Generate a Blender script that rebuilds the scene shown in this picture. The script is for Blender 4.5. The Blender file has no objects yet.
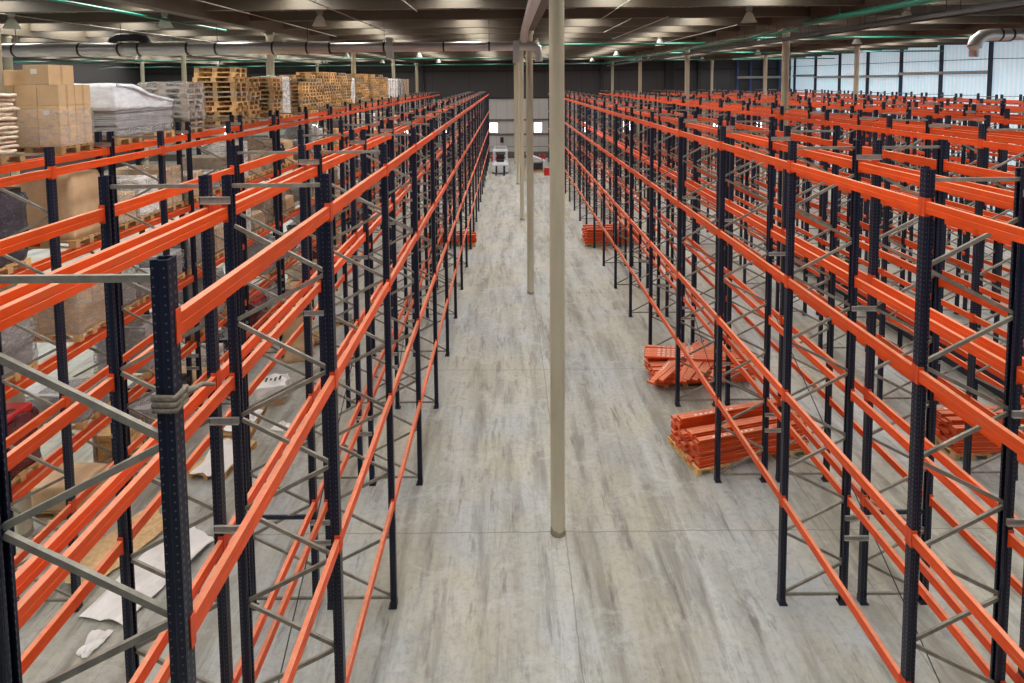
import bpy, math, random
from mathutils import Matrix, Vector
R = random.Random(7)
C = bpy.context.scene.collection
SC = bpy.context.scene
PI = math.pi

# ------------------------------------------------------------------ materials
def nt(name):
    m = bpy.data.materials.new(name); m.use_nodes = True
    t = m.node_tree; b = t.nodes['Principled BSDF']
    return m, t, b
def N(t, k, **kw):
    n = t.nodes.new(k)
    for a, v in kw.items(): setattr(n, a, v)
    return n
def math_(t, op, a, b=None, c=None):
    n = N(t, 'ShaderNodeMath', operation=op)
    for i, v in enumerate((a, b, c)):
        if v is None: continue
        if isinstance(v, (int, float)): n.inputs[i].default_value = v
        else: t.links.new(v, n.inputs[i])
    return n.outputs[0]
def mixc(t, fac, a, b, blend='MIX'):
    n = N(t, 'ShaderNodeMix', data_type='RGBA', blend_type=blend)
    for s, v in ((0, fac), (6, a), (7, b)):
        if isinstance(v, (int, float)): n.inputs[s].default_value = v
        elif isinstance(v, tuple): n.inputs[s].default_value = v if len(v) == 4 else (*v, 1)
        else: t.links.new(v, n.inputs[s])
    return n.outputs[2]
def ramp(t, x, *stops):
    n = N(t, 'ShaderNodeValToRGB'); e = n.color_ramp.elements
    while len(e) < len(stops): e.new(.5)
    for k, (p, c) in enumerate(stops):
        e[k].position = p; e[k].color = (c, c, c, 1) if isinstance(c, (int, float)) else (*c, 1)
    t.links.new(x, n.inputs[0]); return n.outputs[0]
def noise(t, scale=5, detail=4, rough=.6, vec=None, dist=0):
    n = N(t, 'ShaderNodeTexNoise'); n.inputs['Scale'].default_value = scale
    n.inputs['Detail'].default_value = detail; n.inputs['Roughness'].default_value = rough
    n.inputs['Distortion'].default_value = dist
    if vec is not None: t.links.new(vec, n.inputs['Vector'])
    return n.outputs[0]
def coords(t, out='Object', scale=None, obj=None):
    o = N(t, 'ShaderNodeTexCoord').outputs[out]
    if scale is None: return o
    m = N(t, 'ShaderNodeMapping'); m.inputs['Scale'].default_value = scale
    t.links.new(o, m.inputs[0]); return m.outputs[0]
def bump(t, b, h, dist=.01, strength=.5):
    n = N(t, 'ShaderNodeBump'); n.inputs['Distance'].default_value = dist
    n.inputs['Strength'].default_value = strength
    t.links.new(h, n.inputs['Height']); t.links.new(n.outputs[0], b.inputs['Normal'])
def simple(name, col, rough=.5, metal=0., var=.15, scale=6, vary_obj=0., bmp=0., dirt=None):
    m, t, b = nt(name)
    v = coords(t)
    if vary_obj:
        oi = N(t, 'ShaderNodeObjectInfo')
        ad = N(t, 'ShaderNodeVectorMath', operation='ADD'); t.links.new(v, ad.inputs[0]); t.links.new(oi.outputs['Location'], ad.inputs[1]); v = ad.outputs[0]
    n = noise(t, scale, 4, .6, v)
    lo = tuple(c*(1-var) for c in col); hi = tuple(min(1, c*(1+var)) for c in col)
    c = mixc(t, ramp(t, n, (.3, 0.), (.7, 1.)), lo, hi)
    if vary_obj:
        r = oi.outputs['Random']
        k = math_(t, 'MULTIPLY_ADD', r, 2*vary_obj, 1-vary_obj)
        hs = N(t, 'ShaderNodeHueSaturation'); t.links.new(c, hs.inputs['Color']); t.links.new(k, hs.inputs['Value'])
        c = hs.outputs[0]
    if dirt:
        n2 = noise(t, scale*.35, 5, .7, v)
        c = mixc(t, ramp(t, n2, (.55, 0.), (.75, .6)), c, dirt)
    t.links.new(c, b.inputs['Base Color'])
    b.inputs['Roughness'].default_value = rough; b.inputs['Metallic'].default_value = metal
    if bmp: bump(t, b, n, bmp)
    return m
def emit(name, col, s, base=(.8, .8, .8)):
    m, t, b = nt(name); b.inputs['Base Color'].default_value = (*base, 1)
    b.inputs['Emission Color'].default_value = (*col, 1); b.inputs['Emission Strength'].default_value = s
    return m

M = {}
def m_orange():
    m = simple('orange_paint', (.70, .074, .009), .42, 0, .10, 3, .12, dirt=(.42, .11, .05))
    t = m.node_tree; b = t.nodes['Principled BSDF']; b.inputs['Specular IOR Level'].default_value = .28
    src = b.inputs['Base Color'].links[0].from_socket
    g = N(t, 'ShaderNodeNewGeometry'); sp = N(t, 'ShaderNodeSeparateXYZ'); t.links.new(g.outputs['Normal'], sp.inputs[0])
    up = math_(t, 'GREATER_THAN', sp.outputs[2], .8)                # overhead light painted in: mottled paler tint on the upper faces
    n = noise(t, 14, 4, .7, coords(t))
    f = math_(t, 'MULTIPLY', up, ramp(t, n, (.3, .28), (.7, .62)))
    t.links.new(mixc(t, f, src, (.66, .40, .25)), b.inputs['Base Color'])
    return m
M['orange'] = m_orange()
M['orange_plate'] = simple('orange_plate_paint', (.64, .062, .009), .5, 0, .10, 8)
M['galv'] = simple('galvanised_brace', (.25, .232, .19), .5, .25, .25, 9, .12)
M['spacer'] = simple('galvanised_spacer', (.36, .35, .32), .45, .3, .12, 9)
M['bolt'] = simple('bolt_steel', (.08, .07, .06), .5, .5)
M['dark_rod'] = simple('dark_rod', (.03, .032, .035), .5, .2)
M['beige'] = None
M['wood'] = simple('pallet_wood', (.56, .35, .15), .75, 0, .25, 7, .38, .002, dirt=(.30, .19, .09))
M['wood_old'] = simple('weathered_wood', (.36, .28, .20), .8, 0, .25, 7, .2, .002)
M['carton'] = simple('carton_board', (.56, .38, .21), .8, 0, .10, 3, .10)
M['kraft'] = simple('kraft_paper', (.62, .42, .24), .7, 0, .12, 4, 0, .01)
M['tape'] = simple('brown_tape', (.42, .27, .12), .35)
M['paper'] = simple('white_paper', (.80, .79, .76), .7, 0, .06, 3)
M['sack'] = simple('paper_sack', (.70, .58, .45), .8, 0, .22, 9, .16, .02)
M['board'] = simple('grey_boards', (.40, .40, .41), .6, 0, .2, 4)
M['silver'] = simple('duct_sheet_metal', (.60, .565, .54), .34, .55, .08, 2)
M['duct_band'] = simple('duct_band', (.03, .03, .03), .5)
M['green'] = simple('green_pipe_paint', (.018, .19, .125), .4, 0, .08, 3)
M['conduit'] = simple('pale_conduit', (.50, .49, .44), .5, .2)
M['tray'] = simple('cable_tray_steel', (.07, .07, .068), .5, .3)
M['cream'] = simple('ceiling_beam_paint', (.115, .093, .064), .6, 0, .10, 1.2)
M['black'] = simple('black_plastic', (.02, .02, .022), .45)
M['rubber'] = simple('rubber', (.015, .015, .015), .8)
M['white_paint'] = simple('white_machine_paint', (.62, .66, .70), .4, 0, .08)
M['red'] = simple('red_paint', (.55, .025, .02), .4)
M['blue'] = simple('blue_steel_paint', (.03, .075, .22), .4, 0, .1)
M['girt'] = simple('brown_girt', (.13, .11, .09), .6)
M['grey_girt'] = simple('grey_girt', (.30, .30, .29), .6)
M['dark_col'] = simple('dark_wall_column', (.02, .02, .02), .6)
M['tape_cloth'] = simple('grey_strap_cloth', (.20, .165, .125), .8, 0, .4, 30, 0, .01)
M['lamp_hood'] = simple('lamp_hood_aluminium', (.90, .88, .82), .3, 0)
def m_acrylic():
    m, t, b = nt('lamp_acrylic_hood')
    b.inputs['Base Color'].default_value = (.86, .88, .82, 1); b.inputs['Roughness'].default_value = .15
    tr = N(t, 'ShaderNodeBsdfTranslucent'); tr.inputs[0].default_value = (.92, .95, .88, 1)
    mx = N(t, 'ShaderNodeMixShader'); mx.inputs[0].default_value = .6
    t.links.new(b.outputs[0], mx.inputs[1]); t.links.new(tr.outputs[0], mx.inputs[2])
    t.links.new(mx.outputs[0], t.nodes['Material Output'].inputs[0]); return m
M['lamp_hood'] = m_acrylic()
M['window_light'] = emit('daylight_window', (.92, .96, 1), 9)
M['skylight'] = emit('skylight_panel', (1, .985, .95), 15.5)

def m_post():
    m, t, b = nt('navy_post_paint')
    co = coords(t); s = N(t, 'ShaderNodeSeparateXYZ'); t.links.new(co, s.inputs[0])
    g = N(t, 'ShaderNodeNewGeometry')
    vt = N(t, 'ShaderNodeVectorTransform', vector_type='NORMAL', convert_from='WORLD', convert_to='OBJECT'); t.links.new(g.outputs['Normal'], vt.inputs[0])
    sn = N(t, 'ShaderNodeSeparateXYZ'); t.links.new(vt.outputs[0], sn.inputs[0])
    fz = math_(t, 'ABSOLUTE', math_(t, 'SUBTRACT', math_(t, 'FRACT', math_(t, 'DIVIDE', s.outputs[2], .05)), .5))
    side = math_(t, 'GREATER_THAN', math_(t, 'ABSOLUTE', sn.outputs[1]), .7)
    front = math_(t, 'GREATER_THAN', math_(t, 'ABSOLUTE', sn.outputs[0]), .7)
    a = math_(t, 'LESS_THAN', math_(t, 'ABSOLUTE', math_(t, 'SUBTRACT', s.outputs[0], .024)), .0055)
    a2 = math_(t, 'LESS_THAN', math_(t, 'ABSOLUTE', math_(t, 'ADD', s.outputs[0], .038)), .004)
    a = math_(t, 'MAXIMUM', a, a2)
    c = math_(t, 'LESS_THAN', math_(t, 'ABSOLUTE', math_(t, 'SUBTRACT', math_(t, 'ABSOLUTE', s.outputs[1]), .021)), .0055)
    d1 = math_(t, 'MULTIPLY', math_(t, 'MULTIPLY', side, a), math_(t, 'LESS_THAN', fz, .10))
    d2 = math_(t, 'MULTIPLY', math_(t, 'MULTIPLY', front, c), math_(t, 'LESS_THAN', fz, .2))
    d = math_(t, 'MAXIMUM', d1, d2)
    n = noise(t, 4, 3)
    base = mixc(t, ramp(t, n, (.3, 0.), (.7, 1.)), (.0045, .0072, .021), (.008, .0125, .034))
    t.links.new(mixc(t, d, base, (.11, .10, .088)), b.inputs['Base Color'])
    b.inputs['Roughness'].default_value = .42; b.inputs['Specular IOR Level'].default_value = .3
    return m
M['navy'] = m_post()
M['navy_plain'] = simple('navy_plain_paint', (.006, .010, .030), .42, 0, .2)

def m_floor():
    m, t, b = nt('worn_concrete')
    co = coords(t)
    big = noise(t, .35, 5, .6, co)
    st = noise(t, 1, 5, .65, coords(t, 'Object', (1.5, .16, 1)))
    st2 = noise(t, 1, 4, .7, coords(t, 'Object', (3.2, .5, 1)), .3)
    fine = noise(t, 9, 6, .75, co)
    pat = noise(t, 1.1, 6, .72, co, .5)
    sm = noise(t, 1, 5, .66, coords(t, 'Object', (2.3, .26, 1)), .25)
    sm2 = noise(t, 1, 5, .7, coords(t, 'Object', (4.4, .75, 1)), .2)
    c = mixc(t, ramp(t, big, (.42, 0.), (.58, 1.)), (.445, .435, .355), (.42, .445, .44))
    c = mixc(t, ramp(t, st, (.42, 0.), (.66, .7)), c, (.255, .245, .19))
    c = mixc(t, ramp(t, sm, (.50, 0.), (.70, .85)), c, (.155, .145, .12))
    c = mixc(t, ramp(t, sm2, (.55, 0.), (.70, .75)), c, (.12, .11, .095))
    c = mixc(t, ramp(t, pat, (.53, 0.), (.60, .35)), c, (.52, .54, .51))
    pat2 = noise(t, 3.0, 7, .8, co, .3)
    zone = noise(t, .5, 2, .5, co)
    c = mixc(t, math_(t, 'MULTIPLY', ramp(t, pat2, (.54, 0.), (.62, .6)), ramp(t, zone, (.48, 0.), (.6, 1.))), c, (.24, .245, .26))
    c = mixc(t, ramp(t, fine, (.36, .35), (.52, 0.)), c, (.20, .19, .17))
    s = N(t, 'ShaderNodeSeparateXYZ'); t.links.new(co, s.inputs[0])
    wob = math_(t, 'MULTIPLY', math_(t, 'SUBTRACT', noise(t, 1.6, 3, .6, co), .5), .10)
    def joint(v, off, per):
        f = math_(t, 'FRACT', math_(t, 'DIVIDE', math_(t, 'ADD', math_(t, 'SUBTRACT', v, off), wob), per))
        e = math_(t, 'MINIMUM', f, math_(t, 'SUBTRACT', 1., f))
        return math_(t, 'LESS_THAN', math_(t, 'MULTIPLY', e, per), .012)
    j = math_(t, 'MAXIMUM', joint(s.outputs[0], 1.0, 4.92), joint(s.outputs[1], 10.1, 6.0))
    c = mixc(t, math_(t, 'MULTIPLY', j, .55), c, (.14, .13, .11))
    t.links.new(c, b.inputs['Base Color'])
    t.links.new(ramp(t, st, (.3, .55), (.7, .75)), b.inputs['Roughness'])
    bump(t, b, fine, .004, .4)
    return m
M['floor'] = m_floor()

def m_col():
    m, t, b = nt('olive_beige_column_paint')
    co = coords(t); s = N(t, 'ShaderNodeSeparateXYZ'); t.links.new(co, s.inputs[0])
    n = noise(t, 1, 5, .65, coords(t, 'Object', (3, 3, .5)))
    c = mixc(t, ramp(t, n, (.3, 0.), (.7, 1.)), (.38, .355, .255), (.46, .43, .32))
    sc = noise(t, 7, 5, .7, co)
    c = mixc(t, ramp(t, sc, (.62, 0.), (.72, .5)), c, (.30, .26, .17))
    g = math_(t, 'LESS_THAN', math_(t, 'ADD', s.outputs[2], math_(t, 'MULTIPLY', n, .3)), .27)
    c = mixc(t, math_(t, 'MULTIPLY', g, .7), c, (.13, .11, .075))
    t.links.new(c, b.inputs['Base Color']); b.inputs['Roughness'].default_value = .45
    return m
M['beige'] = m_col()

def m_film(name, col, alpha=.5, bmp=.03, scale=5):
    m, t, b = nt(name)
    v = coords(t, 'Object', (1, 1, 2.6))
    n = noise(t, scale, 7, .72, v, .25)
    t.links.new(mixc(t, ramp(t, n, (.35, 0.), (.65, 1.)), tuple(c*.75 for c in col), col), b.inputs['Base Color'])
    b.inputs['Roughness'].default_value = .22
    if alpha < 1: t.links.new(ramp(t, n, (.35, max(0, alpha-.3)), (.68, min(1, alpha+.35))), b.inputs['Alpha'])
    bump(t, b, n, bmp, .8)
    return m
M['film'] = m_film('clear_stretch_film', (.80, .79, .78), .18)
M['film_white'] = m_film('white_plastic_film', (.90, .95, 1), 1, .02, 4)
M['film_grey'] = m_film('grey_stretch_film', (.52, .50, .48), .5)
M['film_dark'] = m_film('dark_stretch_film', (.10, .095, .12), .85)
M['film_red'] = m_film('dark_red_film', (.20, .05, .06), .9)

def m_right_wall():
    m, t, b = nt('translucent_corrugated_wall')
    co = coords(t); s = N(t, 'ShaderNodeSeparateXYZ'); t.links.new(co, s.inputs[0])
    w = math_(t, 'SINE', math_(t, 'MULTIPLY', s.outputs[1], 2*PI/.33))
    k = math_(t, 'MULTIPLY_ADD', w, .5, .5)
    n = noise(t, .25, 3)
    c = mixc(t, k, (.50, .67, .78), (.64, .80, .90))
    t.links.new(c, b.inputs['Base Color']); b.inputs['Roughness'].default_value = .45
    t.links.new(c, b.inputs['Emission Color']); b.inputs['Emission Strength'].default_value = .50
    bump(t, b, w, .02, .6)
    return m
M['wall_right'] = m_right_wall()
def m_panel(name, a, c2, pitch, horiz=False):
    m, t, b = nt(name)
    co = coords(t); s = N(t, 'ShaderNodeSeparateXYZ'); t.links.new(co, s.inputs[0])
    f = math_(t, 'FRACT', math_(t, 'DIVIDE', s.outputs[0], pitch))
    j = math_(t, 'LESS_THAN', f, .03)
    c = mixc(t, ramp(t, noise(t, .8, 4), (.3, 0.), (.7, 1.)), a, tuple(x*.85 for x in a))
    t.links.new(mixc(t, j, c, c2), b.inputs['Base Color']); b.inputs['Roughness'].default_value = .55
    return m
M['back_low'] = m_panel('pale_grey_wall_panels', (.50, .49, .47), (.25, .25, .25), 1.15)
M['back_up'] = m_panel('dark_grey_wall_panels', (.045, .042, .043), (.03, .03, .03), 4.0)
M['deck'] = simple('corrugated_roof_deck', (.13, .12, .115), .45, .2, .1, 1)
M['left_wall'] = simple('dark_wall', (.06, .056, .055), .6)

# ------------------------------------------------------------------ mesh helper
class MB:
    def __init__(s): s.v = []; s.f = []; s.sm = []
    def add(s, vs, fs, smooth=False):
        o = len(s.v); s.v += [tuple(v) for v in vs]; s.f += [tuple(i+o for i in f) for f in fs]; s.sm += [smooth]*len(fs)
    def box(s, a, b, mat=None):
        (x0, y0, z0), (x1, y1, z1) = a, b
        vs = [Vector(p) for p in ((x0,y0,z0),(x1,y0,z0),(x1,y1,z0),(x0,y1,z0),(x0,y0,z1),(x1,y0,z1),(x1,y1,z1),(x0,y1,z1))]
        if mat is not None: vs = [mat @ v for v in vs]
        s.add(vs, [(0,3,2,1),(4,5,6,7),(0,1,5,4),(1,2,6,5),(2,3,7,6),(3,0,4,7)])
        return s
    def cbox(s, c, d, mat=None):
        return s.box(tuple(c[i]-d[i]/2 for i in range(3)), tuple(c[i]+d[i]/2 for i in range(3)), mat)
    def bar(s, p, q, w, h, up=(0, 1, 0)):
        p = Vector(p); q = Vector(q); d = (q-p); L = d.length; d.normalize(); u = Vector(up); sd = d.cross(u).normalized(); u = sd.cross(d)
        vs = []
        for e in (p, q):
            for a, b in ((-1,-1),(1,-1),(1,1),(-1,1)): vs.append(e+sd*(a*w/2)+u*(b*h/2))
        s.add(vs, [(0,3,2,1),(4,5,6,7),(0,1,5,4),(1,2,6,5),(2,3,7,6),(3,0,4,7)]); return s
    def prism(s, pts, axis, a, b, closed=True):
        n = len(pts); vs = []
        for t in (a, b):
            for (p, q) in pts:
                vs.append({'z': (p, q, t), 'y': (p, t, q), 'x': (t, p, q)}[axis])
        fs = [(i, (i+1) % n, n+(i+1) % n, n+i) for i in range(n if closed else n-1)]
        if closed: fs += [tuple(range(n))[::-1], tuple(range(n, 2*n))]
        s.add(vs, fs); return s
    def tube(s, pts, r, n=12, cap=True):
        pts = [Vector(p) for p in pts]; rings = []; rr = r if isinstance(r, (list, tuple)) else [r]*len(pts)
        ref = None
        for i, p in enumerate(pts):
            d = (pts[min(i+1, len(pts)-1)]-pts[max(i-1, 0)]).normalized()
            if ref is None: ref = Vector((0, 0, 1)) if abs(d.z) < .9 else Vector((1, 0, 0))
            a = d.cross(ref).normalized(); b = a.cross(d).normalized(); ref = b
            rings.append([p+(a*math.cos(2*PI*k/n)+b*math.sin(2*PI*k/n))*rr[i] for k in range(n)])
        vs = [v for g in rings for v in g]
        fs = [(i*n+k, i*n+(k+1) % n, (i+1)*n+(k+1) % n, (i+1)*n+k) for i in range(len(pts)-1) for k in range(n)]
        s.add(vs, fs, True)
        if cap: s.add(rings[0], [tuple(range(n))]); s.add(rings[-1], [tuple(range(n))[::-1]])
        return s
    def lathe(s, prof, c=(0, 0, 0), n=16):
        vs = [(c[0]+r*math.cos(2*PI*k/n), c[1]+r*math.sin(2*PI*k/n), c[2]+z) for r, z in prof for k in range(n)]
        fs = [(i*n+k, i*n+(k+1) % n, (i+1)*n+(k+1) % n, (i+1)*n+k) for i in range(len(prof)-1) for k in range(n)]
        s.add(vs, fs, True); return s
    def mesh(s, name, m):
        me = bpy.data.meshes.new(name); me.from_pydata(s.v, [], s.f); me.update()
        me.polygons.foreach_set('use_smooth', s.sm)
        if m: me.materials.append(m)
        return me
def ob(name, me, parent=None, loc=(0, 0, 0), rz=0):
    o = bpy.data.objects.new(name, me); C.objects.link(o); o.location = loc
    if rz: o.rotation_euler = (0, 0, rz)
    if parent is not None: o.parent = parent
    return o
def empty(name, loc=(0, 0, 0), rz=0, parent=None):
    o = bpy.data.objects.new(name, None); C.objects.link(o); o.location = loc; o.rotation_euler = (0, 0, rz); o.empty_display_size = .2
    if parent is not None: o.parent = parent
    return o
def tag(o, label, cat, group=None):
    o['label'] = label; o['category'] = cat
    if group: o['group'] = group
    return o
def struct(o): o['kind'] = 'structure'; return o
def bevel(o, w=.01, seg=2):
    b = o.modifiers.new('bevel', 'BEVEL'); b.width = w; b.segments = seg; b.limit_method = 'ANGLE'; return o
ORD = ['first', 'second', 'third', 'fourth', 'fifth', 'sixth', 'seventh', 'eighth', 'ninth', 'tenth', 'eleventh', 'twelfth', 'thirteenth', 'fourteenth', 'fifteenth', 'sixteenth', 'seventeenth', 'eighteenth', 'nineteenth', 'twentieth', 'twenty-first']

# ------------------------------------------------------------------ camera
F, CX, PY, TH, ROLL, HC = 576.47, 506.78, 119.78, .0667, -.0084, 8.3
cd = bpy.data.cameras.new('camera'); cam = bpy.data.objects.new('camera', cd); C.objects.link(cam); SC.camera = cam
cd.sensor_fit = 'HORIZONTAL'; cd.sensor_width = 36; cd.lens = F/1024*36
cd.shift_x = (512-CX)/1024; cd.shift_y = (PY-341.5)/1024; cd.clip_end = 300; cd.clip_start = .05
cam.matrix_world = Matrix.Translation((0, 0, HC)) @ Matrix.Rotation(PI/2-TH, 4, 'X') @ Matrix.Rotation(ROLL, 4, 'Z')
def proj(X, Y, Z):
    z = Z-HC; c, s = math.cos(TH), math.sin(TH); d = c*Y-s*z
    if d < .05: return None
    return CX+F*X/d, PY-F*(s*Y+c*z)/d
def inview(X, Y, z0, z1, mg=60):
    for z in (z0, (z0+z1)/2, z1):
        p = proj(X, Y, z)
        if p and -mg < p[0] < 1024+mg and -mg < p[1] < 683+mg: return True
    return False

# ------------------------------------------------------------------ setting
XL, XR, YB, YF, ZD = -39.0, 30.5, 62.0, -4.0, 10.9
struct(ob('floor', MB().box((XL, YF, -.2), (XR, YB, 0)).mesh('floor', M['floor'])))
mb = MB(); pts = []
x = XL
while x < XR:
    pts += [(x, ZD), (x+.11, ZD), (x+.15, ZD+.07), (x+.26, ZD+.07)]; x += .30
vs = [(p[0], y, p[1]) for y in (YF, YB) for p in pts]; n = len(pts)
mb.add(vs, [(i, i+1, n+i+1, n+i) for i in range(n-1)])
mb.box((XL, YF, ZD+.12), (XR, YB, ZD+.22))
struct(ob('ceiling', mb.mesh('ceiling', M['deck'])))
struct(ob('wall_left', MB().box((XL-.2, YF, 0), (XL, YB, 11)).mesh('wall_left', M['left_wall'])))
# back wall with real window openings in the pale lower part
WX = [-1.42+4.78*k for k in range(-7, 7)]
WZ0, WZ1 = 2.78, 3.85
mb = MB(); e = XL
for wx in WX:
    mb.box((e, YB, 0), (wx-.42, YB+.2, 6.5)); mb.box((wx-.42, YB, 0), (wx+.42, YB+.2, WZ0)); mb.box((wx-.42, YB, WZ1), (wx+.42, YB+.2, 6.5)); e = wx+.42
mb.box((e, YB, 0), (XR, YB+.2, 6.5))
struct(ob('wall_back', mb.mesh('wall_back', M['back_low'])))
struct(ob('wall_back_upper', MB().box((XL, YB, 6.5), (XR, YB+.2, 11)).mesh('wall_back_upper', M['back_up'])))
for k, wx in enumerate(WX):
    w = struct(ob('window_%d' % (k+1), MB().box((wx-.42, YB+.08, WZ0), (wx+.42, YB+.1, WZ1)).mesh('pane', M['window_light'])))
    fr = MB()
    for a, b in (((-.45, WZ0-.05), (-.39, WZ1+.05)), ((.39, WZ0-.05), (.45, WZ1+.05)), ((-.45, WZ0-.05), (.45, WZ0+.02)), ((-.45, WZ1-.02), (.45, WZ1+.05)), ((-.02, WZ0), (.02, WZ1))):
        fr.box((wx+a[0], YB-.03, a[1]), (wx+b[0], YB+.07, b[1]))
    ob('window_frame', fr.mesh('window_frame', M['grey_girt']), w)
tn = 0
def trim(me):
    global tn; tn += 1
    return struct(ob('trim_%d' % tn, me))
for z, h in ((4.15, .20), (2.58, .22), (.35, .7)): trim(MB().box((XL, YB-.12, z-h/2), (XR, YB, z+h/2)).mesh('girt', M['girt']))
trim(MB().box((XL, YB-.06, 1.22), (XR, YB, 1.27)).mesh('girt', M['girt']))
trim(MB().box((XL, YB-.10, 6.42), (XR, YB, 6.58)).mesh('girt', M['dark_col']))
trim(MB().box((XL, YB-.10, 9.3), (XR, YB, 9.5)).mesh('girt', M['dark_col']))
for x, w in ((1.05, .30), (10.2, .3), (17.4, .85), (20.6, .3), (-9, .3), (-19, .3), (-29, .3)):
    trim(MB().box((x-w/2, YB-.35, 0), (x+w/2, YB-.125, 10.9)).mesh('wall_column', M['dark_col']))
for x in (24.7, 26.1, 27.5, 29.2):
    trim(MB().box((x-.09, YB-.32, 0), (x+.09, YB-.13, 10.3)).mesh('wall_column', M['blue']))
trim(MB().box((24.6, YB-.45, 8.38), (30.2, YB-.33, 8.62)).mesh('girt', M['spacer']))
# dark cabinet on the back wall
t_ = empty('wall_box', (-.55, YB-.14, 2.0)); tag(t_, 'small black box mounted on the pale back wall at the aisle end', 'box')
bevel(ob('housing', MB().cbox((0, 0, 0), (.36, .2, .6)).mesh('housing', M['black']), t_)); ob('door', MB().cbox((0, -.11, 0), (.3, .02, .52)).mesh('door', M['dark_rod']), t_)
# right wall: back-lit corrugated cladding, navy columns, grey girts
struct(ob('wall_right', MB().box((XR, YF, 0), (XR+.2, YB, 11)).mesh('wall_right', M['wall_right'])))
YC = [32.2-4.1*k for k in range(8)][::-1]+[36.3+4.1*k for k in range(7)]
for y in YC: trim(MB().box((XR-.24, y-.06, 0), (XR-.02, y+.06, 10.9)).mesh('wall_column', M['navy_plain']))
for i, (a, b) in enumerate(zip(YC, YC[1:])):
    if abs(a-32.2) < .1: continue
    z = 8.62 if a < 43 else 8.45 if a < 56 else 8.62
    trim(MB().box((XR-.34, a, z-.11), (XR-.245, b, z+.11)).mesh('girt', M['grey_girt']))
trim(MB().tube([(XR-.15, 12, 8.9), (XR-.12, 36, 9.45), (XR-.12, 62, 9.6)], .025, 6).mesh('cable', M['dark_rod']))

# purlins, primary beams, skylights
PYS = [-.9+3.0*k for k in range(21)]
for y in PYS: trim(MB().box((XL, y-.12, 10.44), (XR, y+.12, 10.76)).mesh('purlin', M['cream']))
COLX = [-29.0, -19.0, -9.0, .88, 10.66, 20.65]
for x in COLX: trim(MB().box((x-.2, YF, 10.22), (x+.2, YB, 10.78)).mesh('primary_beam', M['cream']))
wn = len(WX)
skym = MB().box((-.46, -1.0, -.03), (.46, 1.0, 0)).mesh('skylight', M['skylight'])
frm = MB()
for a, b in (((-.52, -1.06), (-.46, 1.06)), ((.46, -1.06), (.52, 1.06)), ((-.46, -1.06), (.46, -1.0)), ((-.46, 1.0), (.46, 1.06))): frm.box((a[0], a[1], -.06), (b[0], b[1], .02))
frm = frm.mesh('skylight_frame', M['cream'])
for y in PYS[1:]:
    if 18.5 < y < 22.5: continue
    for k in range(-8, 7):
        wn += 1; x = -1.45+4.45*k
        if any(abs(x-c) < .75 for c in COLX): x += .8
        o = struct(ob('window_%d' % wn, skym, None, (x, y-1.25, ZD-.005))); ob('window_frame', frm, o)

# round columns
colm = MB().lathe([(.0, 0), (.142, 0), (.142, .02), (.133, .03), (.133, 10.06), (.17, 10.1), (.17, 10.22), (0, 10.22)], n=28).mesh('shaft', M['beige'])
ci = 0
cl = {.88: 'free-standing on the central aisle floor', -9.0: 'rising behind the loaded left racks', 10.66: 'rising between the third and fourth right rack runs', 20.65: 'among the rack runs near the right wall', -19.0: 'beyond the loaded left racks', -29.0: 'far beyond the loaded left racks'}
for x in COLX:
    k = 0
    for j in range(5):
        y = 10.1+12*j
        if not inview(x, y, 4, 10): continue
        if x == -29.0 and j < 3: continue
        o = ob('round_column', colm, None, (x, y+(.05 if x == -9.0 and j == 0 else 0), 0)); k += 1
        tag(o, 'round beige column %s, %s from the front' % (cl[x], ORD[k-1]), 'column', 'round beige roof columns')

# ------------------------------------------------------------------ pallet racks
S, Y0, NF = 2.79, 3.04, 21
PH = 7.37; LV = [1.72, 3.43, 5.215, 6.985]
o_ = [(.045, -.0425), (.045, .0425), (.002, .0425), (-.010, .035), (-.030, .035), (-.045, .0425), (-.049, .0425), (-.049, .022)]
i_ = [(.040, -.0375), (.040, .0375), (.004, .0375), (-.012, .030), (-.030, .030), (-.0455, .0365), (-.0455, .0365), (-.0455, .022)]
def omega():
    up = o_[1:]; lo = [(x, -y) for x, y in up][::-1]
    ui = i_[1:]; li = [(x, -y) for x, y in ui][::-1]
    return lo+up, li+ui
oo, ii = omega()
mb = MB(); n = len(oo)
vs = [(p[0], p[1], z) for z in (0, PH) for p in oo]+[(p[0], p[1], z) for z in (0, PH) for p in ii]
fs = []
for k in range(n-1):
    fs += [(k, k+1, n+k+1, n+k), (2*n+k+1, 2*n+k, 3*n+k, 3*n+k+1), (n+k, n+k+1, 3*n+k+1, 3*n+k), (k+1, k, 2*n+k, 2*n+k+1)]
fs += [(0, n, 3*n, 2*n), (n-1, 3*n-1, 4*n-1, 2*n-1)]
mb.add(vs, fs); POST = mb.mesh('post', M['navy'])
mb = MB().box((-.085, -.06, 0), (.049, .06, .008)); mb.box((-.05, -.0475, .008), (.05, -.0435, .11)); mb.box((-.05, .0435, .008), (.05, .0475, .11))
FOOT = mb.mesh('foot_plate', M['navy_plain'])
FBOLT = MB().tube([(0, 0, .008), (0, 0, .03)], .012, 6).mesh('anchor_bolt', M['bolt'])
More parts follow.
